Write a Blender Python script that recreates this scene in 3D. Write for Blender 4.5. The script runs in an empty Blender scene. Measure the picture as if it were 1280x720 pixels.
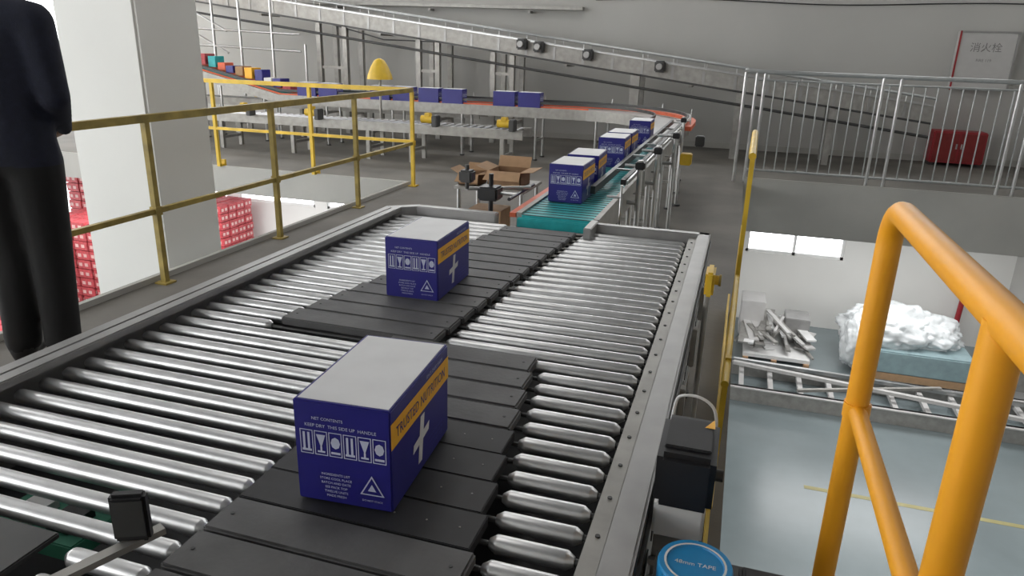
import bpy, bmesh, math, random
from mathutils import Vector, Matrix, noise
random.seed(4)
COL=bpy.context.scene.collection
# ------------------------------------------------------------------ materials
MATS={}
def mat(name,col,rough=0.6,metal=0.0,var=0.12,scale=8.0,bump=0.0,emit=0.0,alpha=1.0,trans=0.0,coat=0.0,bscale=None):
    if name in MATS: return MATS[name]
    m=bpy.data.materials.new(name); m.use_nodes=True
    nt=m.node_tree; b=nt.nodes["Principled BSDF"]
    b.inputs["Roughness"].default_value=rough; b.inputs["Metallic"].default_value=metal
    if coat: b.inputs["Coat Weight"].default_value=coat
    if trans: b.inputs["Transmission Weight"].default_value=trans
    tc=nt.nodes.new("ShaderNodeTexCoord")
    nz=nt.nodes.new("ShaderNodeTexNoise"); nz.inputs["Scale"].default_value=scale; nz.inputs["Detail"].default_value=5
    nt.links.new(tc.outputs["Object"],nz.inputs["Vector"])
    rp=nt.nodes.new("ShaderNodeValToRGB")
    rp.color_ramp.elements[0].position=0.3; rp.color_ramp.elements[1].position=0.7
    c0=[max(0,c*(1-var)) for c in col]; c1=[min(1,c*(1+var)) for c in col]
    rp.color_ramp.elements[0].color=(*c0,1); rp.color_ramp.elements[1].color=(*c1,1)
    nt.links.new(nz.outputs["Fac"],rp.inputs["Fac"]); nt.links.new(rp.outputs["Color"],b.inputs["Base Color"])
    if bump:
        bp=nt.nodes.new("ShaderNodeBump"); bp.inputs["Strength"].default_value=bump; bp.inputs["Distance"].default_value=0.01
        n2=nt.nodes.new("ShaderNodeTexNoise"); n2.inputs["Scale"].default_value=bscale or scale*6
        nt.links.new(tc.outputs["Object"],n2.inputs["Vector"])
        nt.links.new(n2.outputs["Fac"],bp.inputs["Height"]); nt.links.new(bp.outputs["Normal"],b.inputs["Normal"])
    if emit:
        b.inputs["Emission Color"].default_value=(*col,1); b.inputs["Emission Strength"].default_value=emit
    if alpha<1: b.inputs["Alpha"].default_value=alpha
    MATS[name]=m; return m
WALL=mat("wall_paint",(0.46,0.455,0.435),0.9,scale=0.6,var=0.05)
WALLW=mat("white_paint",(0.70,0.695,0.67),0.8,scale=0.8,var=0.04)
CEIL=mat("ceiling_paint",(0.28,0.28,0.28),0.9,var=0.05)
CONC=mat("concrete",(0.130,0.120,0.105),0.7,scale=1.3,var=0.28,bump=0.15,bscale=30)
SLAB=mat("slab_paint",(0.40,0.39,0.365),0.85,scale=1.5,var=0.07)
EPOXY=mat("epoxy_floor",(0.20,0.24,0.25),0.25,scale=0.7,var=0.16)
STEEL=mat("brushed_steel",(0.56,0.56,0.56),0.34,1.0,scale=20,var=0.06)
ROLL=mat("roller_zinc",(0.66,0.66,0.665),0.38,0.95,scale=14,var=0.12)
ALU=mat("aluminium",(0.36,0.355,0.35),0.45,0.75,scale=10,var=0.08)
GALV=mat("galvanised",(0.34,0.33,0.31),0.5,0.5,scale=12,var=0.14)
FENCE=mat("fence_grey",(0.40,0.41,0.41),0.35,0.7,scale=12,var=0.1)
DARKST=mat("dark_steel",(0.07,0.07,0.07),0.5,0.5)
RUB=mat("slat_rubber",(0.092,0.091,0.092),0.6,scale=9,var=0.2,bump=0.1,bscale=80)
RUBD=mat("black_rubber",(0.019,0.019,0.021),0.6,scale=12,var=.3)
BLK=mat("black_plastic",(0.015,0.015,0.017),0.4)
YEL=mat("yellow_paint",(0.66,0.43,0.03),0.45,scale=6,var=0.18)
YEL2=mat("olive_yellow_paint",(0.30,0.22,0.05),0.5,scale=9,var=0.3)  # darker, olive yellow with a stronger mottle
ORG=mat("orange_yellow_paint",(0.88,0.38,0.012),0.45,scale=5,var=0.08,bump=0.05)
BLUE=mat("carton_blue",(0.020,0.018,0.20),0.36,scale=5,var=0.08)
BLUEL=mat("carton_blue_light",(0.08,0.09,0.42),0.45,var=0.05)
WTOP=mat("carton_white",(0.68,0.68,0.69),0.5,scale=12,var=0.04)
WINK=mat("white_ink",(0.52,0.55,0.70),0.5,var=0.03)
WHT=mat("white_plastic",(0.70,0.70,0.69),0.4,var=0.03)
CABW=mat("cabinet_grey",(0.50,0.49,0.48),0.45,var=0.03)
YINK=mat("yellow_ink",(0.90,0.46,0.02),0.45,var=0.04)
TEAL=mat("teal_belt",(0.02,0.38,0.40),0.45,scale=20,var=0.15)
CORAL=mat("coral_strip",(0.72,0.14,0.06),0.5)
REDP=mat("red_paint",(0.32,0.022,0.03),0.45)
PINK=mat("pack_red",(0.42,0.06,0.07),0.55,scale=25,var=0.3)
PACKW=mat("pack_white",(0.58,0.38,0.36),0.5)
CARD=mat("cardboard",(0.40,0.25,0.14),0.8,scale=15,var=0.1)
CARDI=mat("cardboard_inside",(0.26,0.15,0.08),0.85,scale=15,var=0.1)
SKIN=mat("skin",(0.50,0.30,0.21),0.55,var=0.05)
SWEAT=mat("sweater",(0.007,0.009,0.022),0.9,scale=40,var=0.25,bump=0.3)
TROU=mat("trousers",(0.0045,0.0045,0.005),0.85,scale=40,var=0.2)
HAIR=mat("hair",(0.01,0.008,0.007),0.6)
SHOE=mat("shoes",(0.02,0.02,0.022),0.45)
EYE=mat("eye_white",(0.8,0.8,0.8),0.3,var=0.01)
WIN=mat("window_glow",(0.97,0.98,1.0),0.5,emit=3.5,var=0.01)
WINH=mat("window_glow_high",(0.98,0.99,0.99),0.5,emit=6.5,var=0.01)
FILM=mat("plastic_film",(0.80,0.83,0.84),0.22,alpha=0.7,var=0.08,scale=5,bump=0.9,bscale=14)
GREEN=mat("green_pcb",(0.05,0.25,0.16),0.5)
BLUP=mat("blue_plastic",(0.02,0.25,0.55),0.35)
GLASSY=mat("pale_teal_crate",(0.24,0.33,0.35),0.4)
REDD=mat("red_dark",(.22,.02,.02),.4)
# ------------------------------------------------------------------ builder
class B:
    def __init__(s,name):
        s.name=name; s.v=[]; s.f=[]; s.mi=[]; s.sm=[]; s.mats=[]
    def m(s,mt):
        if mt not in s.mats: s.mats.append(mt)
        return s.mats.index(mt)
    def add(s,vs,fs,mt,smooth=False):
        o=len(s.v); s.v+= [tuple(x) for x in vs]; k=s.m(mt)
        for f in fs: s.f.append([i+o for i in f]); s.mi.append(k); s.sm.append(smooth)
    def box(s,a,b,mt,bev=0.0,M=None):
        x0,x1=sorted((a[0],b[0]));y0,y1=sorted((a[1],b[1]));z0,z1=sorted((a[2],b[2]))
        if bev>0:
            bm=bmesh.new(); bmesh.ops.create_cube(bm,size=1)
            for v in bm.verts: v.co=Vector(((x0+x1)/2+v.co.x*(x1-x0),(y0+y1)/2+v.co.y*(y1-y0),(z0+z1)/2+v.co.z*(z1-z0)))
            bmesh.ops.bevel(bm,geom=list(bm.edges),offset=min(bev,0.45*min(x1-x0,y1-y0,z1-z0)),segments=2,affect='EDGES')
            bm.verts.index_update()
            vs=[v.co.copy() for v in bm.verts]; fs=[[v.index for v in f.verts] for f in bm.faces]; bm.free()
        else:
            vs=[Vector(p) for p in [(x0,y0,z0),(x1,y0,z0),(x1,y1,z0),(x0,y1,z0),(x0,y0,z1),(x1,y0,z1),(x1,y1,z1),(x0,y1,z1)]]
            fs=[[0,3,2,1],[4,5,6,7],[0,1,5,4],[1,2,6,5],[2,3,7,6],[3,0,4,7]]
        if M is not None: vs=[M@v for v in vs]
        s.add(vs,fs,mt)
    def tube(s,pts,r,mt,seg=12,cap=True,rs=None,round_end=0):
        pts=[Vector(p) for p in pts]
        n=len(pts); rs=rs or [r]*n
        if round_end:
            d0=(pts[1]-pts[0]).normalized(); d1=(pts[-1]-pts[-2]).normalized()
            pts=[pts[0],pts[0]+d0*round_end,pts[0]+d0*(round_end+.004)]+[pts[-1]-d1*(round_end+.004),pts[-1]-d1*round_end,pts[-1]]
            rs=[r*0.5,r*.97,r,r,r*.97,r*0.5]; n=len(pts)
        t=(pts[1]-pts[0]).normalized()
        up=Vector((0,0,1)) if abs(t.z)<0.9 else Vector((1,0,0))
        a=t.cross(up).normalized(); vs=[]
        for i,p in enumerate(pts):
            if i==0: t=(pts[1]-pts[0])
            elif i==n-1: t=(pts[-1]-pts[-2])
            else: t=(pts[i+1]-p).normalized()+(p-pts[i-1]).normalized()
            t.normalize(); a=(a-t*a.dot(t)).normalized(); b=t.cross(a)
            for k in range(seg):
                q=2*math.pi*k/seg; vs.append(p+(a*math.cos(q)+b*math.sin(q))*rs[i])
        fs=[]
        for i in range(n-1):
            for k in range(seg):
                k2=(k+1)%seg; fs.append([i*seg+k,i*seg+k2,(i+1)*seg+k2,(i+1)*seg+k])
        s.add(vs,fs,mt,True)
        if cap:
            s.add(vs[:seg],[list(range(seg))[::-1]],mt); s.add(vs[-seg:],[list(range(seg))],mt)
    def beam(s,p0,p1,w,h,mt):
        p0=Vector(p0);p1=Vector(p1); t=(p1-p0).normalized()
        up=Vector((0,0,1)) if abs(t.z)<0.95 else Vector((0,1,0))
        a=t.cross(up).normalized(); b=a.cross(t).normalized()
        vs=[]
        for p in (p0,p1):
            for (i,j) in ((-1,-1),(1,-1),(1,1),(-1,1)): vs.append(p+a*(i*w/2)+b*(j*h/2))
        s.add(vs,[[0,1,2,3],[7,6,5,4],[0,4,5,1],[1,5,6,2],[2,6,7,3],[3,7,4,0]],mt)
    def poly(s,vs,mt): s.add([Vector(v) for v in vs],[list(range(len(vs)))],mt)
    def text(s,body,size,fn,mt):
        c=bpy.data.curves.new("t","FONT"); c.body=body; c.size=size; c.align_x='CENTER'; c.resolution_u=2
        o=bpy.data.objects.new("t",c); COL.objects.link(o); bpy.context.view_layer.update()
        me=bpy.data.meshes.new_from_object(o.evaluated_get(bpy.context.evaluated_depsgraph_get()))
        s.add([fn(v.co.x,v.co.y) for v in me.vertices],[list(p.vertices) for p in me.polygons],mt)
        bpy.data.objects.remove(o); bpy.data.meshes.remove(me)
    def done(s,parent=None,loc=None,rot=0):
        me=bpy.data.meshes.new(s.name); me.from_pydata(s.v,[],s.f)
        for m in s.mats: me.materials.append(m)
        me.polygons.foreach_set("material_index",s.mi); me.polygons.foreach_set("use_smooth",s.sm)
        me.validate(); me.update()
        bm=bmesh.new(); bm.from_mesh(me); bmesh.ops.recalc_face_normals(bm,faces=bm.faces); bm.to_mesh(me); bm.free()
        o=bpy.data.objects.new(s.name,me); COL.objects.link(o)
        if loc: o.location=loc
        o.rotation_euler[2]=rot
        if parent: o.parent=parent
        return o
def place(o,name,loc,rot=0):
    n=bpy.data.objects.new(name,o.data); COL.objects.link(n); n.location=loc; n.rotation_euler[2]=rot; return n

LZ=-3.2; WY=13.8; WXL=-14.0; WXR=4.7; CZ=5.4; EX=-3.85; EY=8.1; WYF=-4.0
# ------------------------------------------------------------------ room shell
b=B("floor"); b.box((WXL,WYF,LZ-0.2),(WXR,WY,LZ),EPOXY); b.done()
b=B("floor_marking_line"); b.box((1.2,8.05,LZ),(WXR-.05,8.12,LZ+0.003),mat("line_yellow",(0.38,0.34,0.15),0.5)); b.done()
b=B("floor_mezzanine")
b.box((EX,WYF,-0.32),(0.10,EY,0),CONC); b.box((WXL,EY,-0.32),(0.10,WY,0),CONC)
b.box((0.10,10.2,-0.30),(WXR,WY,0),CONC)
b.done()
b=B("trim_1"); b.box((0.101,10.14,-0.66),(WXR,10.2,0.07),SLAB,0.01); b.done()
b=B("trim_2"); b.box((EX-.04,WYF,-0.32),(EX,EY,0.04),SLAB); b.box((WXL,EY-.04,-0.32),(EX-.04,EY,0.04),SLAB); b.done()
def wallwin(b,x0,x1,wins,zs,y,mt):
    z0,z1=zs
    xs=[x0]+[w for p in wins for w in p]+[x1]
    for i in range(0,len(xs),2): b.box((xs[i],y,z0),(xs[i+1],y+.25,z1),mt)
b=B("wall_back")
wins=[(-13.4,-11.2),(-10.9,-8.9),(-8.6,-6.6),(-6.3,-4.3),(0.32,2.02)]
b.box((WXL,WY,LZ),(WXR,WY+.25,-1.87),WALLW)
wallwin(b,WXL,WXR,wins,(-1.87,-1.37),WY,WALLW)
b.box((WXL,WY,-1.37),(WXR,WY+.25,-0.3),WALLW)
b.box((WXL,WY,-0.3),(WXR,WY+.25,3.3),WALL)
added_hw=[(-12.5,-9.0),(-8.0,-4.5),(-3.5,0.0),(1.0,4.3)]  # unseen high windows, added to give the rollers bright streaks
wallwin(b,WXL,WXR,added_hw,(3.3,4.8),WY,WALL)
b.box((WXL,WY,4.8),(WXR,WY+.25,CZ),WALL)
b.done()
k=1
def window(x0,x1,z0,z1,glow,n=2,yw=WY,axis='y'):
    global k
    b=B("window_%d"%k); k+=1
    def P(u,w,z):
        if axis=='y': return (u,yw+w,z)
        if axis=='-y': return (u,yw-w,z)
        return (yw-w,u,z)
    b.box(P(x0,.12,z0),P(x1,.14,z1),glow)
    for (a0,a1,c0,c1) in [(x0,x1,z0,z0+.05),(x0,x1,z1-.05,z1),(x0,x0+.05,z0,z1),(x1-.05,x1,z0,z1)]+[(x0+(x1-x0)*i/n-.025,x0+(x1-x0)*i/n+.025,z0,z1) for i in range(1,n)]:
        b.box(P(a0,.03,c0),P(a1,.12,c1),WHT)
    b.done()
for w in wins: window(w[0],w[1],-1.87,-1.37,WIN,2)
for w in added_hw: window(w[0],w[1],3.3,4.8,WINH,4)
b=B("wall_front")
added_fw=[(-13.0,-9.5),(-8.5,-5.0)]  # unseen windows added to light the column from behind the camera
b.box((WXL,WYF-.25,LZ),(WXR,WYF,1.4),WALLW); wallwin(b,WXL,WXR,added_fw,(1.4,4.6),WYF-.25,WALLW); b.box((WXL,WYF-.25,4.6),(WXR,WYF,CZ),WALLW); b.done()
for w in added_fw: window(w[0],w[1],1.4,4.6,WINH,3,WYF,'-y')
b=B("wall_right"); b.box((WXR,WYF-.25,LZ),(WXR+.25,WY+.25,CZ),WALL); b.done()
b=B("wall_left")
lw=[(-2.5,1.0),(2.0,5.0),(6.0,9.0),(9.8,12.8)]
ys=[WYF-.25]+[w for p in lw for w in p]+[WY]
for (za,zb) in ((-2.4,-0.6),(0.4,4.6)):
    for i in range(0,len(ys),2): b.box((WXL-.25,ys[i],za),(WXL,ys[i+1],zb),WALLW)
for (za,zb) in ((LZ,-2.4),(-0.6,0.4),(4.6,CZ)): b.box((WXL-.25,WYF-.25,za),(WXL,WY+.25,zb),WALLW)
b.done()
for w in lw:
    window(w[0],w[1],0.4,4.6,WINH,3,WXL,'x'); window(w[0],w[1],-2.4,-0.6,WIN,3,WXL,'x')
b=B("ceiling"); b.box((WXL,WYF-.25,CZ),(WXR,WY+.25,CZ+.2),CEIL); b.done()
b=B("baseboard_back"); b.box((WXL+.02,WY-.02,0.0),(WXR-.02,WY,0.1),SLAB); b.done()
b=B("square_column"); b.box((-5.08,4.5,LZ),(-4.31,5.17,CZ),WALLW,0.02); b.done()
# ------------------------------------------------------------------ railings
RX=-3.77; RY=8.02
b=B("yellow_guard_railing")
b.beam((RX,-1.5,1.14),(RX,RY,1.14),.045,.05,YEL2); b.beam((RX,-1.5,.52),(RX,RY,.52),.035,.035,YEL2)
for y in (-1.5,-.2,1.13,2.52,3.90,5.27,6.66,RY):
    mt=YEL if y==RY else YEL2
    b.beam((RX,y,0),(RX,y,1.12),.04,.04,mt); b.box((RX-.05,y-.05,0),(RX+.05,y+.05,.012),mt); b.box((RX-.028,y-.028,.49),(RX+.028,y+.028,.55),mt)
b.beam((RX,RY,1.14),(-9.5,RY,1.14),.045,.05,YEL); b.beam((RX,RY,.54),(-9.5,RY,.54),.035,.035,YEL)
for x in (-5.16,-6.6,-8.05,-9.5):
    b.beam((x,RY+.09,0),(x,RY+.09,.12),.06,.03,YEL); b.beam((x,RY,.04),(x,RY,1.13),.04,.04,YEL); b.beam((x,RY,.05),(x,RY+.1,.05),.04,.03,YEL)
b.done()
b=B("yellow_edge_railing")
for y in (2.5,3.6,4.75): b.beam((0.05+.012*(y-2.5),y,0),(0.05+.012*(y-2.5),y,1.18 if y>3.2 else .62),.02,.03,YEL)
for z in (.12,.6): b.tube([(0.045,2.3,z),(0.077,4.75,z)],.013,YEL)
b.tube([(0.06,3.6,1.19),(0.077,4.75,1.19)],.018,YEL)
b.box((0.04,1.6,0.0),(0.052,4.8,0.12),YEL); b.done()
b=B("grey_steel_fence")
fx=-.04
b.tube([(fx,10.24,1.43),(4.6,10.24,1.40)],.026,FENCE); b.tube([(0.1,10.24,1.33),(4.6,10.24,1.31)],.012,FENCE); b.tube([(0.1,10.24,.17),(4.6,10.24,.17)],.016,FENCE)
for x in (fx,0.10,.20,1.60,1.80,3.08,3.25,4.5): b.tube([(x,10.24,0),(x,10.24,1.42)],.022,STEEL)
x=.33
while x<4.5:
    if min(abs(x-q) for q in (1.6,1.8,3.08,3.25))>.05: b.tube([(x,10.24,.17),(x,10.24,1.32)],.009,FENCE,8)
    x+=.135
b.tube([(fx,10.24,1.43),(fx,12.1,1.43)],.024,FENCE); b.tube([(fx,12.1,0),(fx,12.1,1.43)],.022,FENCE)
b.done()
b=B("orange_stair_handrail")
b.tube([(.275,1.40,-.05),(.275,1.40,1.2)]+[(.275,1.40-.07*(1-math.cos(a)),1.33+.07*math.sin(a)) for a in [i*math.pi/12 for i in range(0,7)]]+[(.28,.75,1.40),(.28,-.6,1.40)],.0215,ORG,20)
for y in (.80,.1,-.55): b.tube([(.278,y,-.05),(.278,y,1.40)],.0215,ORG,20)
b.tube([(.276,1.40,1.0),(.278,-.55,1.0)],.017,ORG,16)
for y in (1.40,.80):
    b.tube([(.276,y,.985),(.276,y,1.015)],.025,ORG,20); b.box((.22,y-.06,-.05),(.34,y+.06,-.035),ORG)
b.done()
b=B("stair_platform"); b.box((.14,-1.5,-.12),(1.3,1.5,-.05),GALV,.005)
for x in (.2,1.2):
    for y in (-1.3,1.35): b.beam((x,y,LZ),(x,y,-.12),.08,.08,GALV)
b.done()
# ------------------------------------------------------------------ main sorter
ZT=.75
def lerp(a,b,t): return a+(b-a)*t
def slatspan(y):
    if y<1.93: return (-.90-.10*max(0,(y-1.2)/.73), -.37-.14*max(0,(y-.95)/.95))
    t=min(1,(y-1.93)/(3.5-1.93)); return (lerp(-1.43,-1.12,t),lerp(-.86,-.74,t))
b=B("roller_sorting_conveyor")
XL,XR,Y0,Y1=-1.80,-.09,.2,3.66
b.box((XL-.05,Y0,.48),(XL,Y1-.08,.79),ALU,.006); b.box((XL,Y0,.765),(XL+.045,Y1-.08,.79),ALU,.004)
b.beam((XL-.02,Y1-.1,.635),(XL+.12,Y1+.01,.635),.05,.31,ALU)
b.box((XL+.1,Y1-.03,.48),(-1.22,Y1+.03,.79),ALU,.006)
b.box((-.70,Y1-.05,.48),(XR,Y1+.0,.79),ALU,.006)
b.box((-.70,Y1-.2,.74),(-.66,Y1,.80),ALU,.004)
b.box((-.150,Y0,.760),(XR,Y1,.79),ALU,.006); b.box((XR-.012,Y0,.50),(XR,Y1,.785),ALU,.003); b.box((-.19,Y0,.60),(-.150,Y1,.772),GALV,.003)
b.box((XR-.05,Y0,.48),(XR+.005,Y1,.50),ALU)
b.tube([(XR+.004,Y0,.745),(XR+.004,Y1,.745)],.006,DARKST,8)
for i in range(24):
    y=.5+i*.13
    b.tube([(XR,y,.72),(XR+.006,y,.72)],.009,DARKST,8); b.box((XR,y+.03,.57),(XR+.003,y+.09,.60),DARKST)
    if i%4==0: b.box((XR,y-.02,.53),(XR+.02,y+.02,.68),GALV,.003)
    b.tube([(-.17,y,.772),(-.17,y,.775)],.005,DARKST,8)
y=.52; pitch=.0745; RR=.0195
while y<3.6:
    s0,s1=slatspan(y)
    lx0=XL+.03 if y>.86 else -1.10
    b.tube([(lx0,y,ZT-RR),(s0-.015,y,ZT-RR)],RR,ROLL,18,round_end=.012)
    b.tube([(s1+.02,y,ZT-RR),(-.205,y,ZT-RR)],RR,ROLL,18,round_end=.014)
    b.tube([(s0-.03,y,ZT-.022),(s1+.03,y,ZT-.022)],.006,DARKST,6)
    b.tube([(-.215,y,ZT-RR),(-.18,y,ZT-RR)],.007,DARKST,8)
    y+=pitch
y=.60; sp=.112; i=0
while y+sp<3.62:
    yc=y+sp/2
    s0,s1=slatspan(yc); z=.752
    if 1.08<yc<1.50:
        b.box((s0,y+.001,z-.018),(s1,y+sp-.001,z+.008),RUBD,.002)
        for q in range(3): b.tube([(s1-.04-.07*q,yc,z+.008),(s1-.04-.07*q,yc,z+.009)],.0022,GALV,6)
    else:
        b.box((s0,y+.003,z-.018),(s1,y+sp-.003,z+.010),RUB,.005)
        b.tube([(s0+.03,yc,z+.010),(s0+.03,yc,z+.0115)],.004,DARKST,8); b.tube([(s1-.03,yc,z+.010),(s1-.03,yc,z+.0115)],.004,DARKST,8)
    y+=sp; i+=1
b.box((XL,Y0,.50),(-.19,Y1-.05,.52),BLK)
for yy in (.5,1.9,3.4):
    for xx in (XL+.02,-.14):
        b.box((xx-.03,yy-.03,.03),(xx+.03,yy+.03,.5),ALU,.004); b.tube([(xx,yy,0),(xx,yy,.03)],.04,DARKST)
    b.box((XL+.02,yy-.02,.2),(-.14,yy+.02,.24),ALU)
b.box((XL+.03,.3,.745),(-1.14,.84,.758),DARKST,.003)
for q in range(5): b.box((XL+.06,.40+q*.09,.758),(-1.2,.405+q*.09,.761),GALV)
b.box((-1.45,.9,.62),(-1.2,1.05,.66),GREEN,.003); b.box((-1.40,.93,.66),(-1.34,1.0,.68),WHT); b.box((-1.30,.93,.66),(-1.24,1.0,.68),BLK)
b.done()
b=B("photo_sensor_arm")
b.beam((-1.02,.62,.80),(-.905,.855,.815),.022,.012,GALV); b.box((-1.05,.60,.765),(-1.0,.66,.81),GALV,.003)
M=Matrix.Translation((-.93,.815,.86))@Matrix.Rotation(math.radians(25),4,'Z')
b.box((-.03,-.012,-.045),(.03,.012,.05),BLK,.006,M); b.box((-.026,-.014,-.03),(.026,-.0125,.04),DARKST,0,M)
b.tube([(-.915,.835,.815),(-.925,.82,.84)],.008,GALV)
b.done()
# ------------------------------------------------------------------ cartons
CW,CL,CH=.205,.345,.225
def carton():
    b=B("blue_carton")
    b.box((-CW/2,0,0),(CW/2,CL,CH),BLUE,.003)
    e=.0008
    b.box((-CW/2+.008,.008,CH-.0005),(CW/2-.006,CL-.008,CH+.001),WTOP)
    F=lambda x,z:(x,-e,z); R=lambda y,z:(CW/2+e,y,z)
    def fr(P,u0,z0,u1,z1,mt): b.add([P(u0,z0),P(u1,z0),P(u1,z1),P(u0,z1)],[[0,1,2,3]],mt)
    n=6; w=.028
    for i in range(n):
        u=-CW/2+.012+i*.031; z0=.108; z1=.162; t=.0018
        fr(F,u,z0,u+w,z0+t,WINK); fr(F,u,z1-t,u+w,z1,WINK); fr(F,u,z0,u+t,z1,WINK); fr(F,u+w-t,z0,u+w,z1,WINK)
        if i%3==0: fr(F,u+.006,z0+.008,u+.011,z1-.006,WINK); fr(F,u+.016,z0+.008,u+.021,z1-.006,WINK); fr(F,u+.004,z0+.006,u+.024,z0+.011,WINK)
        elif i%3==1: b.poly([F(u+.004,z1-.008),F(u+.024,z1-.008),F(u+.014,z0+.016)][::-1],WINK); fr(F,u+.012,z0+.006,u+.016,z0+.020,WINK); fr(F,u+.006,z0+.006,u+.022,z0+.010,WINK)
        else: b.poly([F(u+.014+.010*math.cos(a),.139+.013*math.sin(a)) for a in [j*math.pi/4 for j in range(8)]],WINK); fr(F,u+.004,z0+.006,u+.024,z0+.011,WINK)
    b.text("KEEP DRY  THIS SIDE UP  HANDLE",.0100,lambda x,y:F(x-.003,.170+y),WINK)
    b.text("NET CONTENTS",.009,lambda x,y:F(x-.03,.186+y),WINK)
    for i in range(6): b.text(["INGREDIENTS LIST","STORE COOL PLACE","BATCH AND DATE","SEE PACK TOP","TWELVE UNITS","MADE FRESH"][i],.0075,lambda x,y:F(x-.018,.064-.0098*i+y),WINK)
    tx,tz,tr=.060,.048,.030
    for r,mt,ee in ((tr,WINK,0),(tr*.82,BLUE,.0003),(tr*.35,WINK,.0006)):
        b.add([(tx+r*math.sin(a),-e-ee,tz+r*math.cos(a)) for a in (0,2*math.pi/3,4*math.pi/3)],[[0,1,2]],mt)
    b.text("DO NOT STACK",.006,lambda x,y:F(x+tx,.018+y),WINK)
    fr(R,.0,.140,CL,.196,YINK)
    b.text("TRUSTED NUTRITION",.031,lambda x,y:(CW/2+2*e,CL*.5+x*.96,.156+y*1.1),BLUE)
    b.text("SINCE DAIRY FARM",.012,lambda x,y:(CW/2+2*e,CL*.72+x,.203+y),WINK)
    px,pz=.16,.080
    b.add([R(px-.018,pz-.055),R(px+.005,pz-.055),R(px+.024,pz+.052),R(px,pz+.052)],[[0,1,2,3]],WTOP)
    b.add([(CW/2+1.6*e,px-.048,pz-.014),(CW/2+1.6*e,px+.046,pz-.002),(CW/2+1.6*e,px+.052,pz+.018),(CW/2+1.6*e,px-.044,pz+.006)],[[0,1,2,3]],WTOP)
    for i in range(3): b.text("pure and fresh every day",.011,lambda x,y:R(.258+x*.8,.05-.013*i+y),BLUEL)
    return b
c0=carton().done(loc=(-.675,1.09,.7625),rot=math.radians(4))
place(c0,"blue_carton.001",(-1.085,2.28,.7635),math.radians(2))
IX=-.90
for i,(x,y,r) in enumerate([(-.955,4.12,0),(-.95,4.56,2),(-.95,5.6,1),(-.955,6.0,0),(-.95,7.15,1)]):
    place(c0,"blue_carton.%03d"%(i+2),(x,y,.782),math.radians(r))
# ------------------------------------------------------------------ infeed belt conveyor
def belt_path():
    pts=[(IX,3.72+.25*i) for i in range(24)]
    cx,cy,R=IX-1.5,9.47,1.5
    for i in range(1,13):
        a=math.radians(90*i/12); pts.append((cx+R*math.cos(a),cy+R*math.sin(a)))
    x=cx
    while x>-7.2: x-=.3; pts.append((x,cy+R))
    x0=x
    while x>-11.5: x-=.3; pts.append((x,cy+R))
    return pts,x0
pts,x0=belt_path()
def zp(p): return .76+ (0 if p[0]>x0 or p[1]<10.9 else .22*(x0-p[0]))
def offs(pts,d,dz):
    out=[]
    for i,p in enumerate(pts):
        q0=pts[max(0,i-1)];q1=pts[min(len(pts)-1,i+1)]
        t=Vector((q1[0]-q0[0],q1[1]-q0[1])).normalized(); n=Vector((t.y,-t.x))
        out.append(Vector((p[0]+n.x*d,p[1]+n.y*d,zp(p)+dz)))
    return out
def strip(b,d0,d1,z0,z1,mt,pts=pts):
    A=offs(pts,d0,z1);Bq=offs(pts,d1,z1);C=offs(pts,d1,z0);D=offs(pts,d0,z0); n=len(pts)
    vs=A+Bq+C+D; fs=[]
    for i in range(n-1):
        for a,c in ((0,1),(1,2),(2,3),(3,0)): fs.append([a*n+i,a*n+i+1,c*n+i+1,c*n+i])
    fs+= [[0,n,2*n,3*n],[n-1,4*n-1,3*n-1,2*n-1]]
    b.add(vs,fs,mt)
b=B("belt_infeed_conveyor")
strip(b,-.20,.20,0.0,.018,TEAL,pts[:14]); strip(b,-.20,.20,0.0,.018,ALU,pts[13:46]); strip(b,-.20,.20,0.0,.018,TEAL,pts[45:])
strip(b,-.23,-.20,-.12,.03,GALV); strip(b,.20,.23,-.12,.03,GALV)
strip(b,-.27,-.235,.0,.025,CORAL,pts[:22])
strip(b,.235,.33,.02,.07,CORAL,pts[20:]); strip(b,-.17,-.14,.02,.05,CORAL,pts[34:])
strip(b,-.19,-.175,.08,.12,DARKST,pts[3:]); strip(b,.075,.105,.07,.115,BLK,pts[2:22]); strip(b,.215,.245,.09,.125,DARKST,pts[3:]); strip(b,.25,.262,.095,.12,STEEL,pts[3:])
for i in range(5,22,3): b.box((IX+.09,pts[i][1]-.01,.86),(IX+.24,pts[i][1]+.01,.875),STEEL)
for i in range(0,13):
    for s in range(4):
        y=pts[i][1]+s*.0625; b.box((IX-.198,y,.777),(IX+.198,y+.006,.7805),DARKST)
for i in range(1,len(pts),4):
    for d in (-.21,.21):
        p=offs(pts,d,0)[i]
        b.tube([(p.x,p.y,0),(p.x,p.y,p.z-.1)],.02,STEEL,10); b.tube([(p.x,p.y,0),(p.x,p.y,.02)],.04,DARKST,10)
    a=offs(pts,-.21,0)[i]; c=offs(pts,.21,0)[i]; b.beam((a.x,a.y,.3),(c.x,c.y,.3),.03,.03,GALV)
    p=offs(pts,.30,0)[i]; q=offs(pts,.22,0)[i]
    b.tube([(q.x,q.y,q.z-.05),(p.x,p.y,p.z-.05),(p.x,p.y,p.z+.18)],.008,STEEL,8); b.tube([(p.x,p.y,p.z+.11),(q.x,q.y,q.z+.11)],.008,STEEL,8)
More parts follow.
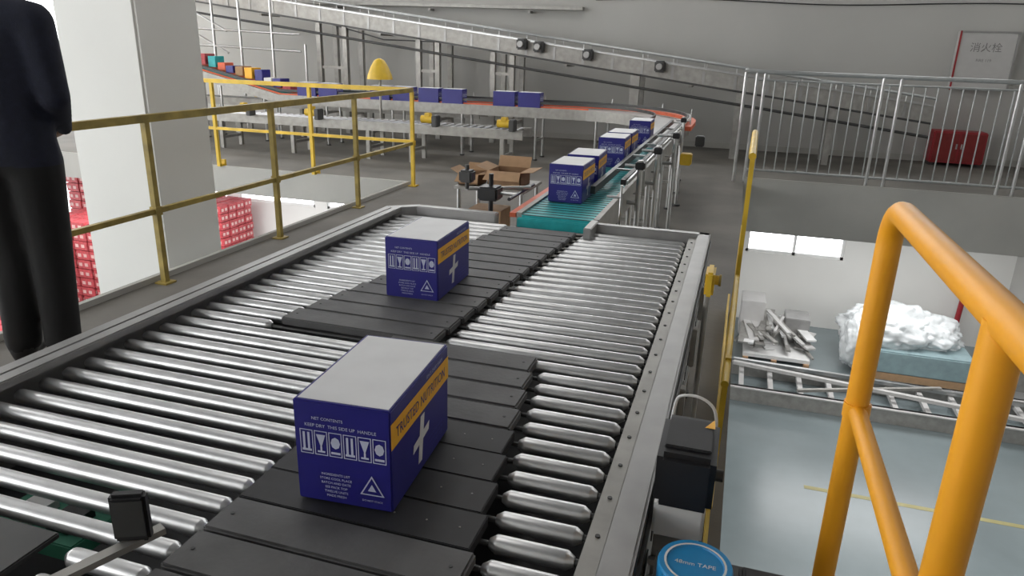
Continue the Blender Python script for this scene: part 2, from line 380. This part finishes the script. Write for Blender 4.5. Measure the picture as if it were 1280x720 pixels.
for (x,y) in ((-.60,4.7),(-.58,5.5),(-.55,6.6),(-.62,8.2)):
    b.tube([(x,y,0),(x,y,.98)],.018,STEEL,10); b.tube([(x,y,.7),(IX+.2,y,.7)],.014,STEEL,8); b.tube([(x,y,.94),(IX+.2,y,.94)],.012,STEEL,8); b.tube([(x,y,.0),(x,y,.02)],.05,DARKST,10)
    b.box((x-.03,y-.03,.92),(x+.03,y+.03,.97),BLK,.006)
b.box((-.60,7.9,.5),(-.48,8.05,.62),YEL,.01); b.box((-.5,8.6,.62),(-.40,8.72,.74),DARKST,.01)
b.box((-.55,4.3,.38),(-.40,4.45,.6),GALV,.01)
b.box((-1.12,3.695,.71),(-.70,3.72,.765),TEAL,.005)
b.done()
for i,x in enumerate((-2.95,-3.35,-4.2,-4.6,-5.05,-5.45,-6.4,-6.8)):
    place(c0,"blue_carton.%03d"%(i+7),(x,10.86,.782),math.radians(90))
b=B("mixed_parcels")
for i in range(22):
    x=-7.4-i*.185; z=.786+.22*(-7.2-x)+.03; h=random.uniform(.10,.20)
    b.box((x-.075,10.83+random.uniform(0,.04),z),(x+.075,11.1,z+h),[PINK,BLUE,WHT,BLUE,YINK,CARD,BLUE,CORAL,TEAL][i%9],.005)
b.done()
b=B("work_stand")
b.box((-1.88,4.65,.70),(-1.36,5.1,.72),GALV,.004)
for x in (-1.85,-1.39):
    for y in (4.68,5.07): b.tube([(x,y,0),(x,y,.70)],.015,STEEL,8)
b.box((-1.85,4.67,.35),(-1.39,5.08,.365),GALV)
b.box((-1.80,4.72,.366),(-1.55,4.95,.55),CARD,.004)
b.done()
def openbox(name,x0_,x1_,y0_,y1_,z0_,z1_,fl):
    b=B(name); t=.006
    b.box((x0_,y0_,z0_),(x1_,y1_,z0_+t),CARDI)
    b.box((x0_,y0_,z0_),(x1_,y0_+t,z1_),CARD); b.box((x0_,y1_-t,z0_),(x1_,y1_,z1_),CARDI)
    b.box((x0_,y0_,z0_),(x0_+t,y1_,z1_),CARD); b.box((x1_-t,y0_,z0_),(x1_,y1_,z1_),CARDI)
    def flap(q): b.add(q+[(p[0],p[1],p[2]-.004) for p in q],[[0,1,2,3],[7,6,5,4],[0,4,5,1],[1,5,6,2],[2,6,7,3],[3,7,4,0]],CARD)
    flap([(x0_,y0_,z1_),(x1_,y0_,z1_),(x1_+.01,y0_-fl*.8,z1_-.05),(x0_-.01,y0_-fl*.8,z1_-.05)])
    flap([(x1_,y0_,z1_),(x1_,y1_,z1_),(x1_+fl,y1_,z1_+.01),(x1_+fl,y0_,z1_+.01)])
    flap([(x0_,y0_,z1_),(x0_,y1_,z1_),(x0_-fl,y1_,z1_+.03),(x0_-fl,y0_,z1_+.03)])
    flap([(x0_,y1_,z1_),(x1_,y1_,z1_),(x1_,y1_+.04,z1_+fl*.8),(x0_,y1_+.04,z1_+fl*.8)])
    b.done()
openbox("open_cardboard_box",-1.66,-1.42,4.74,4.98,.72,.83,.09)
openbox("open_cardboard_box.001",-1.87,-1.72,4.72,4.90,.72,.80,.06)
b=B("guide_bracket_stand")
b.tube([(-1.36,3.95,0),(-1.36,3.95,.95)],.014,BLK); b.box((-1.42,3.88,.80),(-1.30,4.0,.88),BLK,.01); b.tube([(-1.49,3.9,.86),(-1.16,4.1,.86)],.01,STEEL)
b.tube([(-1.49,3.9,.86),(-1.49,3.9,1.0)],.012,DARKST); b.box((-1.40,3.91,0),(-1.32,3.99,.03),DARKST); b.box((-1.53,3.86,.9),(-1.45,3.94,.97),DARKST,.01)
b.tube([(-1.2,3.8,.84),(-1.2,4.3,.84)],.01,BLK); b.tube([(-1.36,3.95,.84),(-1.2,3.95,.84)],.01,STEEL)
b.done()
# ------------------------------------------------------------------ secondary low conveyors at back-left
def lowconv(name,xa,xb,ya,yb,z,legs,motors):
    b=B(name)
    for y in (ya,yb): b.box((xa,y-.02,z-.1),(xb,y+.02,z+.03),GALV,.004)
    x=xa+.1
    while x<xb-.1: b.tube([(x,ya+.02,z+.01),(x,yb-.02,z+.01)],.022,STEEL,8); x+=.12
    for x in legs:
        for y in (ya,yb): b.box((x-.03,y-.03,0),(x+.03,y+.03,z-.1),GALV,.003)
        b.box((x-.02,ya,.15),(x+.02,yb,.19),GALV)
    for x in motors:
        b.tube([(x-.10,ya-.07,z+.12),(x+.08,ya-.07,z+.12)],.055,YEL,14); b.box((x-.04,ya-.12,z+.15),(x+.04,ya-.02,z+.21),YEL,.008); b.box((x+.08,ya-.15,z+.02),(x+.16,ya+.0,z+.18),DARKST,.01)
    b.done()
lowconv("low_roller_conveyor",-9.5,-2.9,9.75,10.2,.52,(-9.2,-7.9,-6.6,-5.3,-4.6,-3.2),(-7.4,-6.2,-4.3,-3.15))
lowconv("low_roller_conveyor.001",-10.5,-4.2,11.55,11.95,.6,(-10.2,-9,-7.6,-6.2,-4.5),(-8.4,-5.6))
b=B("yellow_warning_beacon")
b.tube([(-5.5,10.55,0),(-5.5,10.55,1.15)],.02,GALV); b.tube([(-5.5,10.55,1.12),(-5.5,10.55,1.18),(-5.5,10.55,1.30),(-5.5,10.55,1.40),(-5.5,10.55,1.43)],.1,YEL,20,rs=[.20,.19,.14,.08,.02])
b.tube([(-5.5,10.55,0),(-5.5,10.55,.02)],.12,GALV)
b.done()
# ------------------------------------------------------------------ inclined conveyor on back wall
def zi(x): return 1.36-.123*(x+.08)
b=B("inclined_overhead_conveyor")
xa,xb=-11.5,2.7
for y in (12.5,13.1):
    b.beam((xa,y,zi(xa)-.19),(xb,y,zi(xb)-.19),.05,.26,GALV)
    b.beam((xa,y,zi(xa)-.045),(xb,y,zi(xb)-.045),.08,.015,STEEL)
    b.beam((xa,y-.03,zi(xa)-.30),(xb,y-.03,zi(xb)-.30),.03,.03,DARKST)
    b.tube([(xa,y,zi(xa)+.06),(xb,y,zi(xb)+.06)],.018,FENCE,8)
    x=xa+.3
    while x<xb: b.tube([(x,y,zi(x)-.05),(x,y,zi(x)+.06)],.008,STEEL,6); b.box((x-.02,y-.035,zi(x)-.28),(x+.02,y-.025,zi(x)-.08),ALU); x+=.5
b.beam((xa,12.8,zi(xa)-.12),(xb,12.8,zi(xb)-.12),.52,.03,DARKST)
b.tube([(xa,12.45,zi(xa)-.50),(xb,12.45,zi(xb)-.50)],.022,DARKST,8)
for x in (-7.75,-7.2,-5.72,-5.35,-4.3,-3.95,-1.80,-.12,1.3):
    for y in (12.5,13.1): b.beam((x,y,0),(x,y,zi(x)-.3),.09 if x!=-1.8 else .16,.09,GALV)
    b.beam((x,12.5,.35),(x,13.1,.35),.05,.05,GALV)
for (xq,xr) in ((-7.75,-7.2),(-5.72,-5.35),(-4.3,-3.95)):
    for z in (.6,1.2): b.beam((xq,12.5,z),(xr,12.5,z),.04,.05,GALV)
for x in (-9.0,-6.5,-3.0,-.9):
    b.beam((x,12.5,zi(x)-.34),(x,13.1,zi(x)-.34),.05,.05,GALV)
for x in (-3.75,-3.45,-2.6,-1.4): b.box((x-.08,12.3,zi(x)-.2),(x+.08,12.5,zi(x)-.02),DARKST,.02); b.tube([(x,12.24,zi(x)-.11),(x,12.3,zi(x)-.11)],.05,ALU)
b.tube([(-7.5,12.47,zi(-7.5)-.3),(-6.4,12.47,zi(-6.4)-.42),(-5.3,12.47,zi(-5.3)-.3)],.012,BLK,6)
b.done()
b=B("wall_cable_tray")
b.beam((-13.5,WY-.12,2.46),(-3.0,WY-.12,2.34),.16,.06,GALV)
for x in (-12,-10,-8,-6,-4): b.box((x-.02,WY-.2,2.36-.0114*(x+13.5)),(x+.02,WY,2.40-.0114*(x+13.5)),GALV)
b.done()
b=B("access_stair_railing")
for x in (-9.9,-9.3,-8.6): b.tube([(x,12.25,0),(x,12.25,2.5)],.025,STEEL,8)
for z in (1.55,1.85): b.tube([(-10.8,12.25,z),(-8.0,12.25,z-.08)],.02,STEEL,8)
for z in (1.7,2.1): b.tube([(-11.5,12.25,z+.6),(-9.6,12.25,z-.3)],.02,STEEL,8)
b.tube([(-7.9,12.25,0),(-7.9,12.25,1.6)],.02,STEEL,8)
b.done()
b=B("wall_cable"); b.tube([(x,WY-.03,2.52-.008*(x+4)-.03*math.sin(x*1.3)) for x in [-2.8+.3*i for i in range(25)]],.01,BLK,6); b.done()
b=B("fire_hydrant_cabinet")
W0=WY-.16
b.box((3.10,W0,1.18),(3.93,WY-.01,2.08),CABW,.01)
for (a,c,d,e2,m_) in ((3.10,3.125,1.18,2.08,REDP),(3.90,3.93,1.18,2.08,ALU),(3.125,3.90,1.18,1.21,ALU),(3.125,3.90,2.05,2.08,ALU)): b.box((a,W0-.015,d),(c,W0,e2),m_)
INK=mat("faded_ink",(.2,.19,.19),.6)
b.text("消火栓",.15,lambda x,y:(3.50+x,W0-.004,1.78+y),INK); b.text("FIRE 119",.06,lambda x,y:(3.50+x,W0-.004,1.62+y),INK)
b.done()
b=B("red_extinguisher_cabinet")
b.box((2.95,13.3,.05),(3.72,13.7,.55),REDP,.015); b.box((2.98,13.29,.08),(3.32,13.3,.52),REDD,.002); b.box((3.35,13.29,.08),(3.69,13.3,.52),REDD,.002)
b.box((3.29,13.27,.28),(3.31,13.29,.36),STEEL); b.box((3.36,13.27,.28),(3.38,13.29,.36),STEEL)
for x in (3.0,3.67): b.box((x-.03,13.35,0),(x+.03,13.65,.05),DARKST)
b.done()
# ------------------------------------------------------------------ things beside the sorter (right)
b=B("motor_control_box")
b.box((-.082,1.24,.80),(.03,1.42,.92),BLK,.012); b.box((-.07,1.27,.92),(.018,1.39,.926),RUBD,.002)
b.box((-.08,1.26,.72),(.02,1.40,.80),WHT,.006); b.tube([(.03,1.3,.86),(.045,1.3,.86)],.012,DARKST)
b.add([(.0,1.36,.9275),(.02,1.36,.9275),(.018,1.40,.9275)],[[0,1,2]],YINK)
b.box((-.075,1.27,.0),(-.01,1.38,.72),ALU,.004)
for i in range(5): b.box((-.08,1.255,.47+i*.045),(.0,1.27,.485+i*.045),STEEL,.002)
b.done()
b=B("white_cable")
P=[(-.075,1.47,.84),(-.07,1.5,.90),(-.058,1.5,.922),(-.02,1.5,.925),(.012,1.5,.905),(.023,1.5,.865),(.018,1.5,.83),(-.002,1.48,.81),(-.03,1.46,.79),(-.04,1.45,.6),(-.04,1.45,.0)]
Q=[]
for i in range(len(P)-1):
    p0=Vector(P[max(0,i-1)]);p1=Vector(P[i]);p2=Vector(P[i+1]);p3=Vector(P[min(len(P)-1,i+2)])
    for s in range(5):
        u=s/5; Q.append(.5*((2*p1)+(p2-p0)*u+(2*p0-5*p1+4*p2-p3)*u*u+(3*p1-p0-3*p2+p3)*u**3))
Q.append(Vector(P[-1])); b.tube(Q,.0035,WHT,8); b.done()
b=B("emergency_stop_button")
b.box((-.062,2.50,.83),(-.03,2.62,.92),YEL,.008); b.tube([(-.05,2.56,0),(-.05,2.56,.83)],.010,GALV); b.tube([(-.03,2.56,.88),(-.016,2.56,.88)],.018,YEL); b.tube([(-.016,2.56,.88),(-.008,2.56,.88)],.022,YEL2); b.box((-.066,2.53,0),(-.03,2.6,.01),GALV); b.done()
b=B("side_equipment_shelf"); b.box((-.06,.75,.725),(.24,1.20,.74),DARKST,.004)
for (x,y) in ((-.045,.78),(.08,.78),(-.045,1.18),(.08,1.18)): b.beam((x,y,0),(x,y,.725),.025,.025,GALV)
b.done()
b=B("black_laptop"); b.box((.09,.9,.7405),(.235,1.17,.765),BLK,.006); b.box((.10,.91,.765),(.225,1.16,.768),RUBD,.001); b.done()
b=B("blue_tape_roll")
n=32
def ring(r,z): return [(.012+r*math.cos(2*math.pi*q/n),1.10+r*math.sin(2*math.pi*q/n),z) for q in range(n)]
def lathe(prof,mt):
    vs=[]
    for r,z in prof: vs+=ring(r,z)
    fs=[[j*n+q,j*n+(q+1)%n,(j+1)*n+(q+1)%n,(j+1)*n+q] for j in range(len(prof)-1) for q in range(n)]
    b.add(vs,fs,mt,False)
lathe([(.064,.7405),(.065,.745),(.065,.795),(.063,.80),(.054,.80)],BLUP)
lathe([(.054,.8003),(.052,.8003),(.050,.8003)],WHT); lathe([(.050,.80),(.048,.797),(.010,.796),(.001,.796)],BLUP)
b.text("48mm TAPE",.014,lambda x,y:(.012+x,1.095+y,.7975),WHT)
b.done()
b=B("cable_bundle")
for i in range(5):
    b.tube([(-.055+.02*i,1.6,.0),(-.05+.018*i,1.62+.02*i,.3),(-.06+.02*i,1.58,.5),(-.055+.015*i,1.62,.7)],.006,[BLK,WHT,BLK,GREEN,BLK][i],8)
b.done()
# ------------------------------------------------------------------ lower floor right
b=B("conveyor_frame_section")
for (y,h) in ((10.15,.24),(11.1,.24)):
    b.box((.25,y-.03,LZ),(4.5,y+.03,LZ+h),GALV,.005); b.box((.25,y-.07,LZ+h-.02),(4.5,y+.03,LZ+h),CABW,.003)
x=.4
while x<4.4:
    b.box((x,10.15,LZ+.10),(x+.07,11.1,LZ+.16),CABW,.003); x+=.42
b.beam((.3,10.9,LZ+.28),(4.2,10.3,LZ+.28),.07,.05,CABW)
b.beam((.3,11.05,LZ+.27),(4.3,10.85,LZ+.27),.06,.05,STEEL)
b.beam((1.2,10.2,LZ+.27),(3.2,10.95,LZ+.30),.05,.04,GALV)
b.done()
b=B("aluminium_profile_pile")
for i in range(44):
    x=random.uniform(.45,1.5); y=random.uniform(11.7,12.4); z=LZ+.14+.38*random.random()*(1-abs(x-1)/1.0)
    a=random.uniform(-.5,.5); L=random.uniform(.5,1.2)
    b.beam((x-math.sin(a)*L/2,y,z),(x+math.sin(a)*L/2,y+L,z+random.uniform(-.03,.1)),random.choice((.04,.07,.16)),.03,[GALV,WHT,CABW,GALV][i%4])
for x in (.5,.95,1.45): b.beam((x,11.7,LZ+.03),(x,13.3,LZ+.03),.08,.06,CARD)
b.box((.45,11.75,LZ+.06),(1.5,13.2,LZ+.12),WHT)
b.box((.35,12.6,LZ+.12),(.75,13.2,LZ+.75),CABW,.01); b.box((1.1,12.5,LZ+.12),(1.5,13.0,LZ+.55),ALU,.01)
b.done()
b=B("film_wrapped_pallet")
b.box((2.3,11.65,LZ+.14),(3.8,12.7,LZ+.50),GLASSY,.02)
for y in (11.7,12.15,12.65): b.box((2.25,y-.05,LZ),(3.85,y+.05,LZ+.14),CARD)
bm=bmesh.new(); bmesh.ops.create_icosphere(bm,subdivisions=5,radius=1)
for c,sx,sy,sz in (((2.62,12.3,LZ+.64),.62,.50,.40),((3.2,12.4,LZ+.60),.5,.45,.30),((2.20,12.05,LZ+.46),.24,.42,.46)):
    vs=[]
    for v in bm.verts:
        n_=noise.noise(v.co*2.2+Vector(c))*.25+abs(noise.noise(v.co*5+Vector(c)))*.22+abs(noise.noise(v.co*11))*.10
        p=v.co*(1+n_); vs.append((c[0]+p.x*sx,c[1]+p.y*sy,max(c[2]+p.z*sz,LZ+.02)))
    b.add(vs,[[q.index for q in f.verts] for f in bm.faces],FILM,True)
bm.free(); b.done()
b=B("red_standpipe"); b.tube([(3.95,13.6,LZ),(4.0,13.6,-1.9)],.045,REDP,12); b.tube([(3.95,13.6,LZ),(3.95,13.6,LZ+.06)],.1,REDP,12); b.tube([(3.99,13.6,-2.3),(3.99,13.78,-2.3)],.03,REDP,8); b.done()
b=B("grey_machine_cabinet"); b.box((4.08,11.5,LZ+.05),(4.65,12.6,LZ+1.0),CABW,.02); b.box((4.13,11.48,LZ+.2),(4.6,11.5,LZ+.8),GALV,.004)
b.box((4.15,11.6,LZ+1.0),(4.6,12.0,LZ+1.15),DARKST,.01); b.box((4.2,11.47,LZ+.5),(4.3,11.48,LZ+.65),BLUP)
for x in (4.13,4.6):
    for y in (11.55,12.55): b.box((x-.03,y-.03,LZ),(x+.03,y+.03,LZ+.05),DARKST)
b.done()
# ------------------------------------------------------------------ lower floor left: stacked packs
def stack(name,x0,y0,nx,ny,nz):
    b=B(name); w,d,h=.33,.26,.175
    b.box((x0,y0,LZ),(x0+nx*w,y0+ny*d,LZ+.13),CARD)
    for i in range(nx):
        for j in range(ny):
            for q in range(nz):
                if 0<i<nx-1 and 0<j<ny-1 and q<nz-1: continue
                x=x0+i*w+random.uniform(-.02,.02);y=y0+j*d;z=LZ+.13+q*h
                b.box((x+.01,y+.006,z),(x+w-.02,y+d-.006,z+h-.012),PINK,.008)
                for u in (.05,.18): b.box((x+u,y+.002,z+.05),(x+u+.07,y+.007,z+.11),PACKW)
                for u in (.04,.15): b.box((x+w-.021,y+u,z+.05),(x+w-.014,y+u+.06,z+.11),PACKW)
    b.done()
stack("carton_pack_stack",-11.2,12.3,3,4,8)
stack("carton_pack_stack.001",-11.9,9.6,4,4,9)
stack("carton_pack_stack.002",-12.4,7.6,4,4,7)
stack("carton_pack_stack.003",-10.3,6.2,4,4,4)
stack("carton_pack_stack.004",-12.8,11.0,3,3,12)
b=B("storage_shelving")
for x in (-13.4,-12.4,-11.4):
    for y in (8.6,9.3): b.beam((x,y,0),(x,y,3.0),.06,.06,YEL)
for z in (.3,1.1,1.9,2.7):
    b.box((-13.4,8.6,z),(-11.4,9.3,z+.05),YEL)
    for i in range(5): b.box((-13.3+i*.38,8.65,z+.05),(-12.97+i*.38,9.2,z+.4),[BLUE,CARD,PINK,WHT,YINK][(i+int(z*3))%5],.005)
b.done()
# ------------------------------------------------------------------ person (seen from behind)
root=bpy.data.objects.new("standing_person",None); COL.objects.link(root)
def finish(o,name,fmat):
    bpy.context.view_layer.update()
    m2=bpy.data.meshes.new_from_object(o.evaluated_get(bpy.context.evaluated_depsgraph_get()))
    bpy.data.objects.remove(o)
    mats=[]
    for p in m2.polygons:
        mt=fmat(p.center)
        if mt not in mats: mats.append(mt)
    m2.materials.clear()
    for m in mats: m2.materials.append(m)
    for p in m2.polygons: p.material_index=mats.index(fmat(p.center)); p.use_smooth=True
    n=bpy.data.objects.new(name,m2); COL.objects.link(n); n.parent=root; return n
def skin(name,verts,edges,radii,fmat,sub=2,rootv=0):
    me=bpy.data.meshes.new(name); me.from_pydata(verts,edges,[]); o=bpy.data.objects.new(name,me); COL.objects.link(o)
    o.modifiers.new("s","SKIN"); sv=me.skin_vertices[0].data
    for i,r in enumerate(radii):
        sv[i].radius=r if isinstance(r,tuple) else (r,r); sv[i].use_root=(i==rootv)
    ss=o.modifiers.new("u","SUBSURF"); ss.levels=sub; ss.render_levels=sub
    return finish(o,name,fmat)
def blend_body(name,verts,edges,radii,fmat,vox=.014):
    # one continuous surface: overlapping tapered ellipsoid chains fused by voxel remesh and smoothed
    bm=bmesh.new()
    for a,c in edges:
        p,q=Vector(verts[a]),Vector(verts[c]); ra,rb=radii[a],radii[c]
        L=(q-p).length; n=max(2,int(L/.02))
        for i in range(n+1):
            t=i/n; cpt=p.lerp(q,t); rx=lerp(ra[1],rb[1],t); ry=lerp(ra[0],rb[0],t); rz=min(rx,ry)
            M=Matrix.Translation(cpt)@Matrix.Diagonal((rx,ry,rz,1))
            bmesh.ops.create_icosphere(bm,subdivisions=2,radius=1,matrix=M)
    me=bpy.data.meshes.new(name); bm.to_mesh(me); bm.free()
    o=bpy.data.objects.new(name,me); COL.objects.link(o)
    r=o.modifiers.new("r","REMESH"); r.mode='VOXEL'; r.voxel_size=vox
    s=o.modifiers.new("m","SMOOTH"); s.factor=.5; s.iterations=8
    return finish(o,name,fmat)
V=[(0,0,.95),(0,0,1.10),(.01,0,1.28),(0,0,1.42),(0,0,1.50),(.02,0,1.62),
 (0,.085,.88),(.02,.080,.50),(-.02,.085,.12),(-.03,.09,.045),(.16,.12,.040),
 (0,-.085,.88),(.01,-.080,.50),(-.03,-.085,.12),(-.02,-.10,.045),(.08,-.24,.040),
 (0,.17,1.42),(-.02,.215,1.14),(.16,.14,1.00),
 (0,-.17,1.42),(-.02,-.215,1.14),(.16,-.14,1.00)]
E=[(0,1),(1,2),(2,3),(3,4),(4,5),(0,6),(6,7),(7,8),(8,9),(9,10),(0,11),(11,12),(12,13),(13,14),(14,15),(3,16),(16,17),(17,18),(3,19),(19,20),(20,21)]
Rr=[(.185,.135),(.170,.125),(.185,.135),(.14,.095),(.065,.06),(.055,.06),(.105,.11),(.084,.085),(.074,.078),(.044,.05),(.042,.042),(.105,.11),(.084,.085),(.074,.078),(.044,.05),(.042,.042),
 (.078,.08),(.058,.06),(.034,.034),(.078,.08),(.058,.06),(.034,.034)]
def bm_(c):
    if c.z<.085: return SHOE
    if c.z>1.51 and abs(c.y)<.10: return SKIN
    if c.z<.88: return TROU
    return SWEAT
blend_body("clothed_body",V,E,Rr,bm_)
for s in (1,-1):
    w=Vector((.16,.14*s,1.00)); d=Vector((.30,-.90*s,-.22)).normalized(); up=Vector((0,0,1)); cr=d.cross(up).normalized()*s
    z_=.035 if s>0 else -.03
    vs=[w,w+d*.05+up*z_*.4,w+d*.09+up*z_*.6]; es=[(0,1),(1,2)]; rs=[(.026,.02),(.034,.018),(.036,.016)]
    for k2,(dz,L) in enumerate(((.030,.070),(.010,.080),(-.010,.075),(-.030,.058))):
        base=w+d*.10+up*(dz+z_*.6); i0=len(vs)
        vs+= [base,base+d*L*.45,base+d*L*.75-cr*.012,base+d*L*.9-cr*.03]
        es+= [(2,i0),(i0,i0+1),(i0+1,i0+2),(i0+2,i0+3)]; rs+= [.0095,.009,.008,.0065]
    i0=len(vs); vs+= [w+d*.045+up*.04,w+d*.075+up*.058,w+d*.10+up*.062]; es+= [(1,i0),(i0,i0+1),(i0+1,i0+2)]; rs+= [.012,.010,.008]
    skin("hand_left" if s>0 else "hand_right",vs,es,rs,lambda c:SKIN)
b=B("head"); bm=bmesh.new(); bmesh.ops.create_uvsphere(bm,u_segments=32,v_segments=24,radius=1)
vs=[]
for v in bm.verts:
    x,y,z=v.co; X_=x*.098;Y_=y*.077;Z_=z*.118
    if z<0: X_*=1-.18*(-z) if x<0 else 1-.05*(-z); Y_*=1-.28*(-z)
    if x>.5:
        X_+=.022*math.exp(-((y)/.12)**2-((z+.12)/.18)**2)
        X_-=.008*math.exp(-((abs(y)-.38)/.16)**2-((z-.05)/.13)**2)
        X_+=.006*math.exp(-(y/.3)**2-((z+.48)/.08)**2)
        X_+=.008*math.exp(-(y/.3)**2-((z+.85)/.15)**2)
    vs.append((X_+.03,Y_,Z_+1.70))
hair=[];face=[]
for f in bm.faces:
    c=f.calc_center_median(); (hair if (c.z>.45 or (c.x<-.05 and c.z>-.35)) else face).append([q.index for q in f.verts])
b.add(vs,face,SKIN,True)
b.add([ (Vector(p)-Vector((.03,0,1.70)))*1.06+Vector((.028,0,1.705)) for p in vs],hair,HAIR,True); bm.free()
for s in (1,-1):
    b.tube([(.03,.073*s,1.665),(.025,.082*s,1.69),(.02,.084*s,1.715),(.03,.076*s,1.725)],.01,SKIN,8,rs=[.006,.010,.011,.006])
    b.tube([(.116,.030*s,1.706),(.122,.030*s,1.706)],.008,EYE,10); b.tube([(.122,.030*s,1.706),(.1235,.030*s,1.706)],.004,HAIR,10)
    b.tube([(.124,.016*s,1.722),(.124,.030*s,1.726),(.116,.044*s,1.722)],.003,HAIR,6)
b.tube([(.122,-.02,1.645),(.128,0,1.646),(.122,.02,1.645)],.003,REDP,6)
b.done(root)
root.location=(-3.36,2.62,0.0); root.rotation_euler[2]=math.radians(112); root.scale=(1.2,1.2,1.2)
b=B("orange_tool_case"); b.box((-3.62,2.12,0),(-3.34,2.28,.10),ORG,.02); b.tube([(-3.56,2.20,.10),(-3.56,2.20,.15),(-3.42,2.20,.15),(-3.42,2.20,.10)],.01,BLK,8); b.done()
# ------------------------------------------------------------------ lights
def area(name,loc,rot,sx,sy,p,col=(1,1,1)):
    l=bpy.data.lights.new(name,'AREA'); l.shape='RECTANGLE'; l.size=sx; l.size_y=sy; l.energy=p; l.color=col
    o=bpy.data.objects.new(name,l); COL.objects.link(o); o.location=loc; o.rotation_euler=rot
for i,(x,y,p) in enumerate(((-9,9,80),(-9,3,90),(-2.5,3,35),(-2.5,9,50),(2.5,6,35))):  # unseen fill lights added below the ceiling
    area("ceiling_fill_%d"%(i+1),(x,y,CZ-.15),(0,0,0),.6,3.0,p,(1,.98,.95))
area("lower_fill",(2.5,7,-.75),(0,0,0),3,4,65); area("lower_fill_under",(2.5,11.5,-.75),(0,0,0),3,1.5,85); area("lower_fill_left",(-8,10,-.5),(0,0,0),6,3,420); area("lower_fill_left_2",(-9,4,-.5),(0,0,0),5,5,220)  # unseen fill lights added to brighten the lower floor
w=bpy.data.worlds.new("world"); bpy.context.scene.world=w; w.use_nodes=True
w.node_tree.nodes["Background"].inputs[0].default_value=(.9,.95,1,1); w.node_tree.nodes["Background"].inputs[1].default_value=1.0
# ------------------------------------------------------------------ camera
Mx=Matrix(((0.9529,-0.1194,0.2788),(0.30215,0.2951,-0.90644),(0.02595,0.94798,0.31727)))
c0_=Mx.col[2].normalized(); c1_=(Mx.col[1]-c0_*Mx.col[1].dot(c0_)).normalized(); c2_=c1_.cross(c0_)
Mx=Matrix((c2_,c1_,c0_)).transposed()
cam=bpy.data.cameras.new("camera"); cam.sensor_width=36; cam.lens=900/1280*36; cam.clip_start=.05; cam.clip_end=100
co=bpy.data.objects.new("camera",cam); COL.objects.link(co); co.matrix_world=Matrix.Translation((0,0,1.65))@Mx.to_4x4()
bpy.context.scene.camera=co
bpy.context.scene.view_settings.view_transform='Standard'
